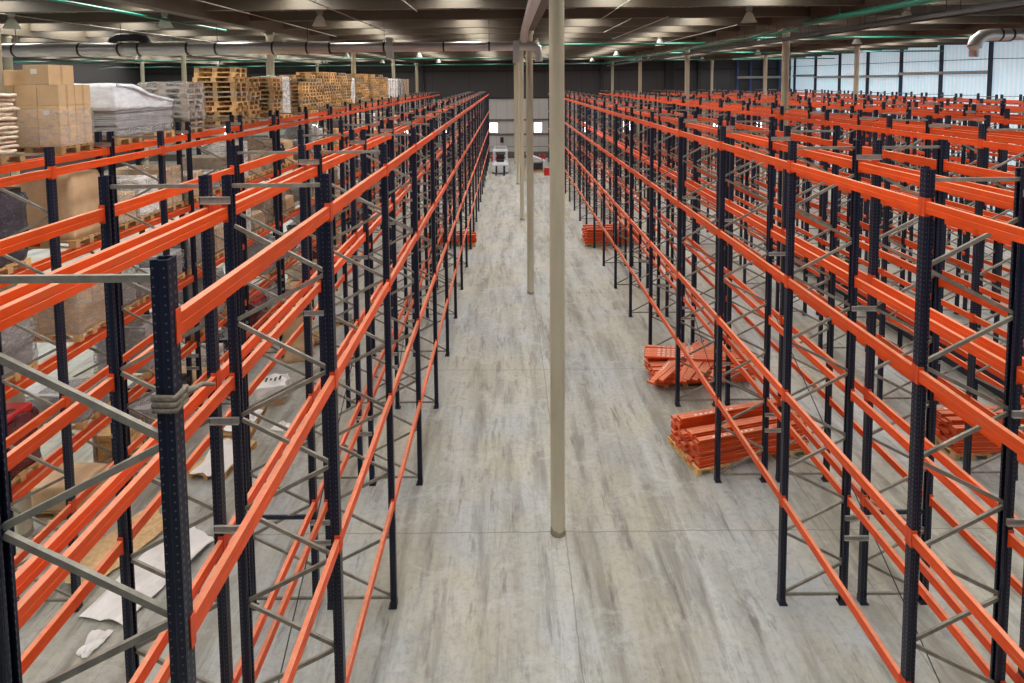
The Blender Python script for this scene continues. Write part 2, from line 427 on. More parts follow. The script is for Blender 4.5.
# front (aisle side, +x) vertices at .17+1.03k, rear ones half-way between
BR = []
BR.append(((-.46, .15), (.46, .15)))
BR.append(((-.46, 7.26), (.46, 7.26)))
for k in range(7):
    BR.append(((.455, .185+1.03*k), (-.455, .665+1.03*k)))
    if k < 6: BR.append(((-.455, .71+1.03*k), (.455, 1.175+1.03*k)))
def brace_mb(mb, e):
    (xa, za), (xb, zb) = e
    mb.bar((xa, 0, za), (xb, 0, zb), .040, .026, (0, 1, 0))
    return mb
BRM = [brace_mb(MB(), e).mesh('brace', M['galv']) for e in BR]
mb = MB()
for e in BR: brace_mb(mb, e)
BRALL = mb.mesh('bracing', M['galv'])
# far frame as one mesh, two materials
def far_frame():
    mb = MB()
    for sx in (1, -1):
        prof = [(sx*(.5+x*1), y) for x, y in oo]
        vs = [(p[0], p[1], z) for z in (0, PH) for p in prof]; n = len(prof)
        mb.add(vs, [(k, k+1, n+k+1, n+k) for k in range(n-1)]); mb.box((sx*.5-.08, -.07, 0), (sx*.5+.08, .07, .01))
    a = len(mb.f)
    for e in BR: brace_mb(mb, e)
    me = mb.mesh('upright_frame', M['navy_plain']); me.materials.append(M['galv'])
    for p in me.polygons[a:]: p.material_index = 1
    return me
FAR = far_frame()
BL = S-.087
bp = [(-.025, -.06), (.025, -.06), (.025, -.006), (.0215, -.002), (.0215, .002), (.025, .006), (.025, .06), (-.025, .06), (-.025, .006), (-.0215, .002), (-.0215, -.002), (-.025, -.006)]
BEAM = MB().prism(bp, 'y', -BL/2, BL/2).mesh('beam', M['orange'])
def conn_mb(mb, s):                                   # s = end (+1 / -1); front of the post is +x
    e = s*BL/2
    mb.box((-.028, min(e, e-s*.006), -.095), (.032, max(e, e-s*.006), .095))
    mb.box((.0265, min(e-s*.006, e+s*.041), -.095), (.0325, max(e-s*.006, e+s*.041), .095))
    return mb
CONN = {s: conn_mb(MB(), s).mesh('end_connector', M['orange_plate']) for s in (1, -1)}
mb = MB().prism(bp, 'y', -BL/2, BL/2)
for s in (1, -1): conn_mb(mb, s)
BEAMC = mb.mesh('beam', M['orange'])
SPM = MB().cbox((0, -.0465, 0), (1, .005, .075)).cbox((0, -.059, .035), (1, .030, .005)).cbox((0, -.059, -.035), (1, .030, .005)).mesh('row_spacer', M['spacer'])

# rows: (front x, rear x, label, first frame to keep, rank of detail)
ROWS = [
 ('A', -1.85, -2.85, 'empty navy and orange pallet rack run lining the left side of the central aisle', 1),
 ('B', -4.10, -3.08, 'empty pallet rack run standing back to back behind the left aisle-side run', 1),
 ('C', -6.88, -7.88, 'empty pallet rack run just in front of the loaded left racks', 0),
 ('D', -9.14, -8.12, 'loaded pallet rack run on the far left, full of pallets, cartons and wrapped goods', 0),
 ('E', 4.29, 5.27, 'empty navy and orange pallet rack run lining the right side of the central aisle', 1),
 ('F', 6.55, 5.57, 'empty pallet rack run standing back to back behind the right aisle-side run', 1),
 ('G', 9.45, 10.43, 'third pallet rack run right of the central aisle, above a floor stack of beams', 0),
 ('H', 11.87, 10.89, 'fourth pallet rack run right of the central aisle, beside the stacked navy frames', 0),
 ('I', 14.77, 15.77, 'fifth pallet rack run to the right of the central aisle', 0),
 ('J', 17.05, 16.05, 'sixth pallet rack run to the right of the central aisle', 0),
 ('K', 20.0, 20.98-.5+.0, 'seventh pallet rack run to the right of the central aisle', 0),
 ('L', 22.3, 21.3, 'eighth pallet rack run to the right of the central aisle', 0),
 ('M', 25.3, 26.3, 'ninth pallet rack run to the right of the central aisle', 0),
 ('O', 27.6, 26.58, 'last pallet rack run, nearest the pale right wall', 0),
]
ROWS[10] = ('K', 19.42, 20.42, ROWS[10][3], 0)
ROWS[11] = ('L', 21.9, 20.9, ROWS[11][3], 0)
fy = lambda i: Y0+S*i
RX = {}
for nm, xf, xr, lab, near in ROWS:
    RX[nm] = (xf, xr)
    cxr = (xf+xr)/2; sgn = 1 if xf > xr else -1; rz = 0 if sgn > 0 else PI
    half = abs(xf-xr)/2
    root = empty('pallet_rack', (cxr, Y0, 0)); tag(root, lab, 'pallet rack', 'orange and navy pallet rack runs')
    first = 0
    for i in range(NF):
        y = fy(i)
        vis = inview(xf, y, 0, PH, 90) or inview(xr, y, 0, PH, 90)
        if not vis and not (near and i == 0): continue
        d = math.hypot(cxr, y)
        if d > 26 and not (near and i < 7):
            fr = ob('upright_frame', FAR, root, (0, y-Y0, 0), rz); fr.scale = (half/.5, 1, 1); continue
        fr = empty('upright_frame', (0, y-Y0, 0), rz, root)
        ob('post', POST, fr, (half, 0, 0)); ob('post', POST, fr, (-half, 0, 0), PI)
        if near and i < 6:
            for sx in (1, -1):
                ob('foot_plate', FOOT, fr, (sx*half, 0, 0), 0 if sx > 0 else PI)
                for q in (-.055, .055): ob('anchor_bolt', FBOLT, fr, (sx*(half-.068), q*.75, 0))
            for me in BRM: ob('brace', me, fr)
        else:
            for sx in (1, -1): ob('foot_plate', FOOT, fr, (sx*half, 0, 0), 0 if sx > 0 else PI)
            ob('bracing', BRALL, fr)
        if nm in 'BF' and i == 2:
            ob('cross_bar', MB().cbox((0, 0, 1.5), (.9, .03, .06)).mesh('cross_bar', M['navy_plain']), fr)
    beams = []
    for i in range(NF-1):
        for x, face in ((xf, sgn), (xr, -sgn)):
            for z in LV:
                yc = (fy(i)+fy(i+1))/2
                if not (inview(x, fy(i), z, z, 150) or inview(x, fy(i+1), z, z, 150)): continue
                beams.append((math.sqrt(x*x+yc*yc+(z-HC)**2), i, x, face, z, yc))
    beams.sort()
    for d, i, x, face, z, yc in beams[:100]:
        det = near and d < 11
        b = ob('beam', BEAM if det else BEAMC, root, (x+face*.020-cxr, yc-Y0, z), 0 if face > 0 else PI)
        if det:
            for s in (1, -1): ob('end_connector', CONN[s], b)
    if beams[100:]:
        mb = MB()
        for d, i, x, face, z, yc in beams[100:]:
            mx = Matrix.Translation((x+face*.020-cxr, yc-Y0, z)) @ Matrix.Rotation(0 if face > 0 else PI, 4, 'Z')
            vs = [mx @ v.co for v in BEAMC.vertices]; mb.add(vs, [tuple(p.vertices) for p in BEAMC.polygons])
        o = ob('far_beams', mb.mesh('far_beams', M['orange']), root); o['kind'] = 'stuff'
    # row spacers to the run behind, diagonal rods in the flue
    pair = {'B': 'A', 'F': 'E', 'D': 'C', 'H': 'G', 'J': 'I', 'L': 'K', 'O': 'M'}.get(nm)
    if pair:
        xo = RX[pair][1]; gap = abs(xr-xo)+.075
        for i in range(NF):
            if not inview(xr, fy(i), 7, 7.2, 40) or i > 16: continue
            for z in (7.12, 4.8, 3.62, 1.45) if i < 2 else (7.12, 4.8, 1.45, 1.12) if i < 8 else (7.12,):
                s_ = ob('row_spacer', SPM, root, ((xr+xo)/2-cxr, fy(i)-Y0, z)); s_.scale = (gap, 1, 1)
        if nm in 'BF':
            for i in (1, 4):
                xm = (xr+xo)/2-cxr
                for a, b in (((i, .06), (i+2, 3.5)),):
                    mb = MB().tube([(xm, fy(a[0])-Y0, a[1]), (xm, fy(b[0])-Y0, b[1])], .009, 6)
                    ob('bracing_rod', mb.mesh('bracing_rod', M['dark_rod']), root)
# strap knotted round the first left post
mb = MB()
for k in range(5):
    z = 6.55+.018*k+(.01 if k % 2 else 0)
    pts = [(-1.85+a, 3.04+b, z+.012*math.sin(3*j)) for j, (a, b) in enumerate(((-.062, -.05), (0, -.058), (.058, -.05), (.062, .05), (0, .056), (-.062, .05), (-.062, -.05)))]
    mb.tube(pts, .014, 6)
mb.tube([(-1.79, 3.09, 6.60), (-1.73, 3.15, 6.61), (-1.70, 3.22, 6.57)], [.02, .014, .01], 6)
tag(ob('strap', mb.mesh('strap', M['tape_cloth'])), 'dirty grey strap wound around the nearest left rack post', 'strap')

# ------------------------------------------------------------------ loads on the far left rack
LZ = [0]+[z+.0602 for z in LV]
XM = -8.63                                           # middle of the loaded run
mb = MB()
for y in (-.35, 0, .35): mb.box((-.6, y-.05, 0), (.6, y+.05, .022))
for y in (-.35, 0, .35):
    for x in (-.527, 0, .527): mb.box((x-.072, y-.05, .022), (x+.072, y+.05, .1))
for x in (-.527, 0, .527): mb.box((x-.072, -.4, .1), (x+.072, .4, .122))
for y in (-.335, -.17, 0, .17, .335): mb.box((-.6, y-.065, .122), (.6, y+.065, .144))
PAL = mb.mesh('wooden_pallet', M['wood']); PALO = mb.mesh('old_wooden_pallet', M['wood_old'])

def carton_mesh(dx, dy, dz):
    mb = MB(); mb.box((-dx/2, -dy/2, 0), (dx/2, dy/2, dz)); return mb.mesh('carton', M['carton'])
def carton(loc, d, rz=0, lab='', grp=None, note=False):
    key = tuple(d)
    if key not in CM: CM[key] = (carton_mesh(*d), MB().box((-d[0]/2-.001, -.025, .0), (d[0]/2+.001, .025, d[2]+.001)).mesh('tape', M['tape']))
    o = ob('carton', CM[key][0], None, loc, rz); bevel(o, .006)
    ob('tape', CM[key][1], o)
    if note: ob('shipping_label', MB().box((-.09, -d[1]/2-.003, d[2]*.55), (.02, -d[1]/2-.0005, d[2]*.8)).mesh('shipping_label', M['paper']), o)
    return tag(o, lab, 'carton', grp)
CM = {}

def lumpy(dx, dy, dz, amp, seed, nx=10, ny=10, nz=10, top=0.0, prof=None, taper=.06, caps=True):
    """closed shell round a load: box grid with soft dents"""
    r = random.Random(seed); ph = [r.uniform(0, 6.28) for _ in range(8)]
    fr = [r.uniform(4, 11) for _ in range(8)]
    def p(u, v, w):
        x, y, z = (u-.5)*dx, (v-.5)*dy, w*dz
        if prof: z = w*prof(u, v)
        e = min(u, 1-u, 9)*dx; e2 = min(v, 1-v)*dy
        a = math.sin(fr[0]*y*2+ph[0]+3*math.sin(fr[1]*z+ph[1]))*math.sin(fr[2]*z+ph[2])
        b = math.sin(fr[3]*x*2+ph[3]+3*math.sin(fr[4]*z+ph[4]))*math.sin(fr[5]*z+ph[5])
        cz = math.sin(fr[6]*x+ph[6])*math.sin(fr[7]*y+ph[7])
        x += amp*a*(1 if u in (0, 1) else 0)*(-1 if u == 1 else 1); y += amp*b*(1 if v in (0, 1) else 0)
        if w == 1: z += amp*1.2*cz-top*((abs(2*u-1))**3+(abs(2*v-1))**3)
        k = 1-taper*max(0, w-.85)/.15
        return (x*k, y*k, z)
    idx = {}; mb = MB(); vs = []; fs = []
    def vid(i, j, k):
        key = (i, j, k)
        if key not in idx: idx[key] = len(vs); vs.append(p(i/nx, j/ny, k/nz))
        return idx[key]
    for i in range(nx):
        for k in range(nz):
            fs.append((vid(i, 0, k), vid(i+1, 0, k), vid(i+1, 0, k+1), vid(i, 0, k+1))); fs.append((vid(i+1, ny, k), vid(i, ny, k), vid(i, ny, k+1), vid(i+1, ny, k+1)))
    for j in range(ny):
        for k in range(nz):
            fs.append((vid(0, j+1, k), vid(0, j, k), vid(0, j, k+1), vid(0, j+1, k+1))); fs.append((vid(nx, j, k), vid(nx, j+1, k), vid(nx, j+1, k+1), vid(nx, j, k+1)))
    for i in range(nx if caps else 0):
        for j in range(ny):
            fs.append((vid(i, j, nz), vid(i+1, j, nz), vid(i+1, j+1, nz), vid(i, j+1, nz))); fs.append((vid(i, j+1, 0), vid(i+1, j+1, 0), vid(i+1, j, 0), vid(i, j, 0)))
    mb.add(vs, fs, True); return mb

def goods_blocks(dx, dy, dz, nx, ny, nz, mat, gap=.006, jit=.01, seed=1):
    r = random.Random(seed); mb = MB()
    for i in range(nx):
        for j in range(ny):
            for k in range(nz):
                a = r.uniform(-jit, jit); b = r.uniform(-jit, jit)
                mb.box((-dx/2+i*dx/nx+gap+a, -dy/2+j*dy/ny+gap+b, k*dz/nz+.001), (-dx/2+(i+1)*dx/nx-gap+a, -dy/2+(j+1)*dy/ny-gap+b, (k+1)*dz/nz))
    return mb.mesh('goods', mat)
LIB = {}
def load(kind, loc, h, label, seed, rz=0):
    """one palletised load: pallet, goods and (where it has one) its plastic wrap"""
    t = empty('wrapped_pallet_load', loc, rz); tag(t, label, 'pallet load')
    ob('pallet', PAL, t)
    key = (kind, round(h, 1), seed % 3); w = .78
    if key not in LIB:
        if kind == 'kraft': LIB[key] = (lumpy(1.1, .76, h, .012, seed, top=.02).mesh('goods', M['kraft']), None)
        elif kind == 'carton': LIB[key] = (goods_blocks(1.15, .76, h, 3, 2, max(2, int(h/.35)), M['carton'], seed=seed), lumpy(1.19, .80, h+.02, .012, seed, top=.03).mesh('stretch_wrap', M['film']))
        elif kind == 'grey': LIB[key] = (goods_blocks(1.12, .74, h, 2, 2, max(2, int(h/.3)), M['board'], seed=seed), lumpy(1.18, .80, h+.03, .03, seed, top=.06).mesh('stretch_wrap', M['film_grey']))
        elif kind == 'white': LIB[key] = (goods_blocks(1.10, .72, h, 3, 2, max(2, int(h/.25)), M['paper'], seed=seed), lumpy(1.16, .80, h+.03, .03, seed, top=.07).mesh('stretch_wrap', M['film']))
        elif kind == 'dark': LIB[key] = (goods_blocks(1.10, .72, h, 2, 1, 3, M['black'], seed=seed), lumpy(1.16, .80, h+.03, .03, seed, top=.08).mesh('stretch_wrap', M['film_dark']))
        elif kind == 'red': LIB[key] = (goods_blocks(1.05, .70, h, 2, 2, 3, M['red'], seed=seed), lumpy(1.14, .80, h+.03, .04, seed, top=.12).mesh('stretch_wrap', M['film_red']))
        elif kind == 'sheet':
            mb = MB(); r = random.Random(seed); k = int(h/.03)
            for q in range(k): a, b = r.uniform(-.015, .015), r.uniform(-.015, .015); mb.box((-.56+a, -.38+b, q*h/k), (.56+a, .38+b, (q+.8)*h/k))
            LIB[key] = (mb.mesh('goods', M['board']), lumpy(1.17, .80, h+.03, .02, seed, top=.05).mesh('stretch_wrap', M['film_grey']))
        elif kind == 'plank':
            mb = MB(); r = random.Random(seed); k = int(h/.05)
            for q in range(k):
                for j in range(6): mb.box((-.58+r.uniform(-.02, .02), -.38+j*.127, q*h/k), (.58+r.uniform(-.02, .02), -.38+j*.127+.118, (q+.9)*h/k))
            LIB[key] = (mb.mesh('goods', M['wood_old']), None)
    g, wr = LIB[key]
    ob('goods', g, t, (0, 0, .1445))
    if wr: ob('stretch_wrap', wr, t, (0, 0, .1445))
    return t

zt = LZ[4]
# ---- top level, front to back
# sacks
o = tag(ob('wooden_pallet', PAL, None, (XM, 9.15, zt)), 'wooden pallet under the paper sacks on the top level of the left rack', 'pallet', 'pallets under loads')
def sack_mesh(seed):
    r = random.Random(seed); mb = MB(); nu, nv = 16, 8; vs = []; fs = []
    for j in range(nv+1):
        v = -PI/2+PI*j/nv
        for i in range(nu):
            u = 2*PI*i/nu
            sp = lambda c, e: math.copysign(abs(c)**e, c)
            x = .285*sp(math.cos(v), .28)*sp(math.cos(u), .3); y = .186*sp(math.cos(v), .28)*sp(math.sin(u), .3)
            z = .033*sp(math.sin(v), .7)+.008*math.sin(10*x+seed)*math.cos(13*y+2*seed)+.006*math.sin(31*x+seed+17*y)
            vs.append((x*(1+.04*math.sin(7*y+seed)), y*(1+.05*math.sin(8*x+seed)), z))
    fs = [(j*nu+i, j*nu+(i+1) % nu, (j+1)*nu+(i+1) % nu, (j+1)*nu+i) for j in range(nv) for i in range(nu)]
    mb.add(vs, fs, True); return mb.mesh('paper_sack', M['sack'])
SK = [sack_mesh(k) for k in range(4)]
CORN = ['front left', 'front right', 'back left', 'back right']
for L in range(13):
    for q, (a, b) in enumerate(((-.3, -.2), (.3, -.2), (-.3, .2), (.3, .2))):
        o = ob('paper_sack', SK[(L+q) % 4], None, (XM+a*1.0+R.uniform(-.05, .02), 9.15+b+R.uniform(-.03, .03), zt+.184+L*.076), R.uniform(-.06, .06))
        tag(o, 'cream paper sack at the %s of the sack pile, %s layer up' % (CORN[q], ORD[L]), 'sack', 'paper sacks piled on the rack')
# cartons
o = tag(ob('wooden_pallet', PAL, None, (XM, 10.74, zt)), 'wooden pallet under the block of brown cartons on the top left rack level', 'pallet', 'pallets under loads')
for L in range(3):
    for i in range(3):
        for j in range(2):
            carton((XM-.4+.4*i+R.uniform(-.004, .004), 10.74-.2+.4*j, zt+.1445+.372*L), (.39, .39, .37), 0,
                   'brown carton, %s layer up, %s column from the right, %s row of the carton block' % (ORD[L], ORD[2-i], ('front', 'back')[j]), 'cartons on the top left rack', note=(L == 1 and i == 2))
ct = zt+.1445+.372*3
carton((XM+.2, 10.66, ct), (.46, .60, .36), 0, 'large brown carton set loose on top of the carton block', 'carton', note=True)
carton((XM-.36, 10.70, ct), (.40, .42, .27), .06, 'smaller brown carton beside the large one on top of the carton block', 'carton')
t = ob('stretch_wrap', lumpy(1.24, .84, .66, .006, 5, taper=0, caps=False).mesh('stretch_wrap', M['film']), None, (XM, 10.74, zt+.16)); tag(t, 'clear stretch film wound around the lower cartons of the block', 'plastic wrap')
# white film covered sheet bundle
t = empty('wrapped_sheet_bundle', (XM, 12.86, zt)); tag(t, 'long bundle of grey sheets under a sloping white plastic film on the top left rack', 'sheet bundle')
ob('pallet', PAL, t, (0, -.62, 0)); ob('pallet', PAL, t, (0, .62, 0))
mb = MB()
for q in range(15): a, b = R.uniform(-.02, .02), R.uniform(-.03, .03); mb.box((-.56+a, -1.0+b, .1445+q*.038), (.56+a, 1.0+b, .1445+q*.038+.032))
ob('sheet_stack', mb.mesh('sheet_stack', M['board']), t)
def prof(u, v):
    f = .56 if v < .28 else .56-(v-.28)/.55*.42 if v < .83 else .14
    return f
ob('film_cover', lumpy(1.17, 2.08, .6, .016, 3, nx=10, ny=28, nz=6, prof=prof, taper=.02).mesh('film_cover', M['film_white']), t, (0, 0, .715))
mb = MB()
mb.tube([(.58, -.95, 1.24), (.6, -.45, 1.2), (.61, .1, 1.02), (.61, .98, .86)], .035, 8)
ob('film_roll', mb.mesh('film_roll', M['film_white']), t)
ob('film_skirt', lumpy(1.19, 2.05, .16, .02, 9, nx=8, ny=20, nz=4).mesh('film_skirt', M['film_grey']), t, (0, 0, .16))
# weathered pallets in film
t = empty('wrapped_pallet_stack', (XM, 14.85, zt)); tag(t, 'stack of grey weathered pallets wrapped in clear film on the top left rack', 'pallet stack')
for k in range(9): ob('pallet', PALO, t, (R.uniform(-.03, .03), R.uniform(-.02, .02), .145*k), R.uniform(-.03, .03))
ob('stretch_wrap', lumpy(1.28, .88, 1.0, .012, 8, top=.02).mesh('stretch_wrap', M['film']), t, (0, 0, .32))

# pallet stacks: bay index, y centre, count
STK = []
hgt = {5: [12, 10, None], 6: [10, 'white', 11], 7: [9, 11, 11], 8: [12, 12, 11], 9: [12, 11, 'white'], 10: [11, 12, 12], 11: [11, 12, 11], 12: [12, 11, 11], 13: ['white', 'white', 'white'], 14: ['white', 'grey', 'grey'], 15: ['plank', 'grey', 'plank']}
sn = 0; wl = 0
for bay, hs in hgt.items():
    for q, hh in enumerate(hs):
        if hh is None: continue
        y = fy(bay)+.49+.895*q
        if any(abs(y-(10.1+12*j)) < .62 for j in range(5)):
            continue
        if isinstance(hh, str):
            wl += 1
            load(hh, (XM, y, zt), 1.35, '%s-wrapped load among the top left pallet stacks, %s such load from the front' % ({'white': 'white', 'grey': 'grey', 'plank': 'timber'}[hh], ORD[wl-1]), bay*3+q)
            continue
        sn += 1; wd = M
        for k in range(hh):
            o = ob('wooden_pallet', PAL if (k+sn) % 7 else PALO, None, (XM+R.uniform(-.05, .05), y+R.uniform(-.02, .02), zt+.1446*k), R.choice((0, PI))+R.uniform(-.028, .028))
            tag(o, 'wooden pallet in the %s bare pallet stack from the front, %s up' % (ORD[sn-1], ORD[k]), 'pallet', 'wooden pallets stacked on the top left rack')
    # plastic bundle hanging between stacks
# ---- lower levels
KN = {'kraft': 'brown kraft-wrapped pallet load', 'carton': 'film-wrapped carton pallet load', 'grey': 'grey film-wrapped pallet load', 'white': 'film-wrapped white pallet load', 'dark': 'dark film-wrapped pallet load', 'red': 'dark red wrapped load', 'sheet': 'flat grey sheet load', 'plank': 'old timber pallet load'}
LN = ['floor beneath the loaded left rack', 'lowest beams of the loaded left rack', 'second beam level of the loaded left rack', 'third beam level of the loaded left rack']
fixed = {(3, 2, 0): ('dark', 1.2), (3, 2, 2): ('kraft', 1.25), (3, 3, 1): ('white', .8), (3, 3, 2): ('carton', .9), (3, 4, 0): ('carton', .55), (3, 4, 1): ('sheet', .5),
         (2, 2, 0): ('grey', 1.0), (2, 2, 2): ('carton', .95), (2, 3, 0): ('grey', .8), (2, 3, 1): ('sheet', .4), (1, 2, 0): ('red', 1.0), (1, 2, 1): ('red', .9), (1, 2, 2): ('grey', .5), (0, 2, 2): ('kraft', .5)}
kinds = ['grey', 'grey', 'white', 'carton', 'dark', 'sheet', 'plank', 'kraft', 'red', 'grey']
cnt = {}
for lev in range(4):
    for bay in range(2, 14):
        for q in range(3):
            y = fy(bay)+.49+.895*q
            if any(abs(y-(10.1+12*j)) < .60 for j in range(5)):
                if bay == 2 and q == 1: continue
                continue
            kd = fixed.get((lev, bay, q))
            rr = R.random()
            if (lev, bay, q) == (0, 3, 0): continue
            if kd is None:
                if bay == 2 or rr < .12: continue
                kd = (R.choice(kinds), round(R.uniform(.45, 1.25), 1))
            kk = (kd[0], lev); cnt[kk] = cnt.get(kk, 0)+1
            load(kd[0], (XM+R.uniform(-.03, .06), y, LZ[lev]+.0005), kd[1], '%s, %s, %s of its kind' % (KN[kd[0]], LN[lev], ORD[cnt[kk]-1]), lev*50+bay*3+q)
    # supports of the loads are the rack beams

# ------------------------------------------------------------------ litter in the second left aisle
def sheet(name, pts, z, mat, label, cat, amp=.04, seed=1, th=.006, n=10):
    """crumpled quad sheet lying on the floor"""
    r = random.Random(seed); ph = [r.uniform(0, 6) for _ in range(6)]; mb = MB(); vs = []
    A, B, Cc, D = [Vector((*p, 0)) for p in pts]
    for j in range(n+1):
        for i in range(n+1):
            u, v = i/n, j/n
            p = (A*(1-u)+B*u)*(1-v)+(D*(1-u)+Cc*u)*v
            e = 1+.10*math.sin(11*u+ph[0])*math.sin(9*v+ph[1])
            c = (A+B+Cc+D)/4; p = c+(p-c)*e
            p.z = z+abs(amp*(math.sin(7*u+ph[2]+2*v)+math.sin(6*v+ph[3]-3*u)+.6*math.sin(15*u*v+ph[4]))/2)
            vs.append(p)
    mb.add(vs, [(j*(n+1)+i, j*(n+1)+i+1, (j+1)*(n+1)+i+1, (j+1)*(n+1)+i) for j in range(n) for i in range(n)], False)
    o = ob(name, mb.mesh(name, mat)); s = o.modifiers.new('s', 'SOLIDIFY'); s.thickness = th; s.offset = 1
    return tag(o, label, cat)
M['osb'] = simple('cardboard_sheet', (.60, .40, .20), .8, 0, .2, 12)
sheet('cardboard_sheet', ((-7.7, 9.3), (-6.95, 8.75), (-6.35, 10.3), (-7.05, 10.9)), .03, M['osb'], 'large brown cardboard sheet on the floor at the lower left', 'cardboard', .06, 2, .012)
sheet('white_sheet', ((-6.75, 8.45), (-5.95, 8.30), (-5.35, 9.9), (-6.25, 10.4)), .02, M['paper'], 'large crumpled white sheet on the floor at the lower left, beside the cardboard', 'sheet', .10, 3)
sheet('white_sheet', ((-6.32, 7.85), (-6.14, 7.8), (-6.02, 8.2), (-6.36, 8.24)), .015, M['paper'], 'narrow torn white strip at the near end of the crumpled white sheet', 'sheet', .05, 4)
def lpal(x, y, rz, lab): return tag(ob('wooden_pallet', PAL, None, (x, y, 0.0005), rz), lab, 'pallet', 'pallets on the left aisle floor')
lpal(-6.28, 12.15, 1.40, 'wooden pallet on the left aisle floor under printed white sheets, nearer one')
sheet('printed_sheet', ((-6.65, 11.55), (-5.95, 11.45), (-5.9, 12.5), (-6.6, 12.7)), .16, M['paper'], 'white sheets spread over the nearer pallet in the left aisle', 'sheet', .05, 6)
lpal(-6.5, 13.5, 1.7, 'wooden pallet on the left aisle floor under white sheets, farther one')
sheet('printed_sheet', ((-6.8, 13.05), (-6.2, 12.95), (-6.1, 13.85), (-6.75, 13.95)), .16, M['paper'], 'white sheets spread over the farther pallet in the left aisle', 'sheet', .05, 8)
# tub draped with printed paper
t = empty('draped_box', (-6.15, 14.55, 0), .2); tag(t, 'low box draped with a white printed sheet in the left aisle', 'box')
ob('carton', carton_mesh(.55, .45, .5), t)
ob('cover_sheet', lumpy(.72, .62, .36, .05, 21, top=.05).mesh('cover_sheet', M['paper']), t, (0, 0, .24))
mb = MB()
for k in range(4): mb.cbox((-.16+.11*k, -.02+.05*(k % 2), .612), (.05, .2, .004))
ob('printed_marks', mb.mesh('printed_marks', M['black']), t)
sheet('white_sheet', ((-5.75, 13.3), (-5.4, 13.2), (-5.3, 13.5), (-5.6, 13.65)), .01, M['paper'], 'small flat white sheet lying alone on the left aisle floor', 'sheet', .02, 9)
t = empty('kraft_bag', (-6.35, 16.9, 0), .1); tag(t, 'tall crumpled brown paper bag standing on the left aisle floor', 'bag')
ob('bag_body', lumpy(.75, .55, 1.75, .06, 31, nz=16, top=.2).mesh('bag_body', M['kraft']), t)
lpal(-6.4, 18.1, .2, 'wooden pallet on the left aisle floor just behind the tall brown bag')
lpal(-5.9, 19.6, .1, 'wooden pallet far along the left aisle floor, under a flat grey load')
tag(ob('sheet_pile', goods_blocks(1.0, .7, .25, 1, 1, 5, M['board']), None, (-5.9, 19.6, .145), .1), 'flat pile of grey sheets on the farthest pallet in the left aisle', 'sheet pile')
t = empty('wooden_crate', (-8.4, 11.95, 0)); tag(t, 'upright brown wooden crate on the floor under the loaded left rack', 'crate')
mb = MB()
for k in range(6): mb.box((-.3, -.3, .05+.15*k), (.3, .3, .05+.15*k+.13))
ob('boards', mb.mesh('boards', M['wood']), t)
for sx in (-1, 1):
    for sy in (-1, 1): ob('corner_post', MB().cbox((sx*.31, sy*.31, .5), (.06, .06, 1.0)).mesh('corner_post', M['wood_old']), t)
t = empty('red_roll', (-7.35, 14.75, 0)); tag(t, 'slim red upright roll on the floor between the left racks', 'roll')
ob('roll_body', MB().lathe([(0, 0), (.13, 0), (.14, .05), (.14, 1.15), (.12, 1.2), (0, 1.2)], n=16).mesh('roll_body', M['red']), t)
ob('core_tube', MB().lathe([(0, 1.2), (.04, 1.2), (.04, 1.26), (0, 1.26)], n=10).mesh('core_tube', M['carton']), t)

# ------------------------------------------------------------------ orange beams stacked on the floor
LB = MB().prism(bp, 'x', -1.35, 1.35)
LB.box((-1.352, -.05, -.06), (-1.346, .05, .13)); LB.box((1.346, -.05, -.06), (1.352, .05, .13))
LB = MB()                                            # a loose beam lies on its flat side: section .05 high
LB.prism([(y, z) for z, y in bp], 'x', -1.35, 1.35)
for e in (-1.35, 1.35):
    LB.box((e-.004, -.07, -.026), (e+.004, .11, .026))
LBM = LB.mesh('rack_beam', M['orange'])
TAG_ = MB()
for k in range(8): TAG_.box((-1.0+.13*k, -.02, .0252), (-1.0+.13*k+.075, .014, .0264))
TAG_ = TAG_.mesh('label_strip', M['paper'])
def rbeam(loc, rz, lab, grp, strip=False, tilt=0):
    o = ob('rack_beam', LBM, None, loc, rz)
    if tilt: o.rotation_euler = (0, tilt, rz)
    tag(o, lab, 'rack beam', grp)
    if strip: ob('label_strip', TAG_, o)
    return o
def pile(name, cx, cy, ang, cols, grp, pal=True, z0=.146, pitch=.2):
    """cols: list of (offset across, number of layers)"""
    ca, sa = math.cos(ang), math.sin(ang)
    if pal:
        for q in (-1.0, .95):
            o = ob('wooden_pallet', PAL, None, (cx+ca*q-sa*.05, cy+sa*q+ca*.05, .0005), ang+PI/2)
            tag(o, 'wooden pallet under the %s of the orange beam %s' % ('left end' if q < 0 else 'right end', name), 'pallet', 'pallets under the beam piles')
    for ci, (off, nl) in enumerate(cols):
        for k in range(nl):
            j = R.uniform(-.06, .06); o2 = off+R.uniform(-.03, .03)
            rbeam((cx+ca*j-sa*o2, cy+sa*j+ca*o2, z0+.026+.056*k), ang+R.uniform(-.012, .012)+(PI if (k+ci) % 2 else 0),
                  'orange beam in the %s, %s column from the front, %s up' % (name, ORD[ci], ORD[k]), grp, strip=(k == nl-1 and ci % 3 == 0))
pile('near right floor pile', 5.15, 12.42, .25, [(-.44, 11), (-.2, 11), (.05, 9), (.29, 12), (.52, 10)], 'beams in the near right pile')
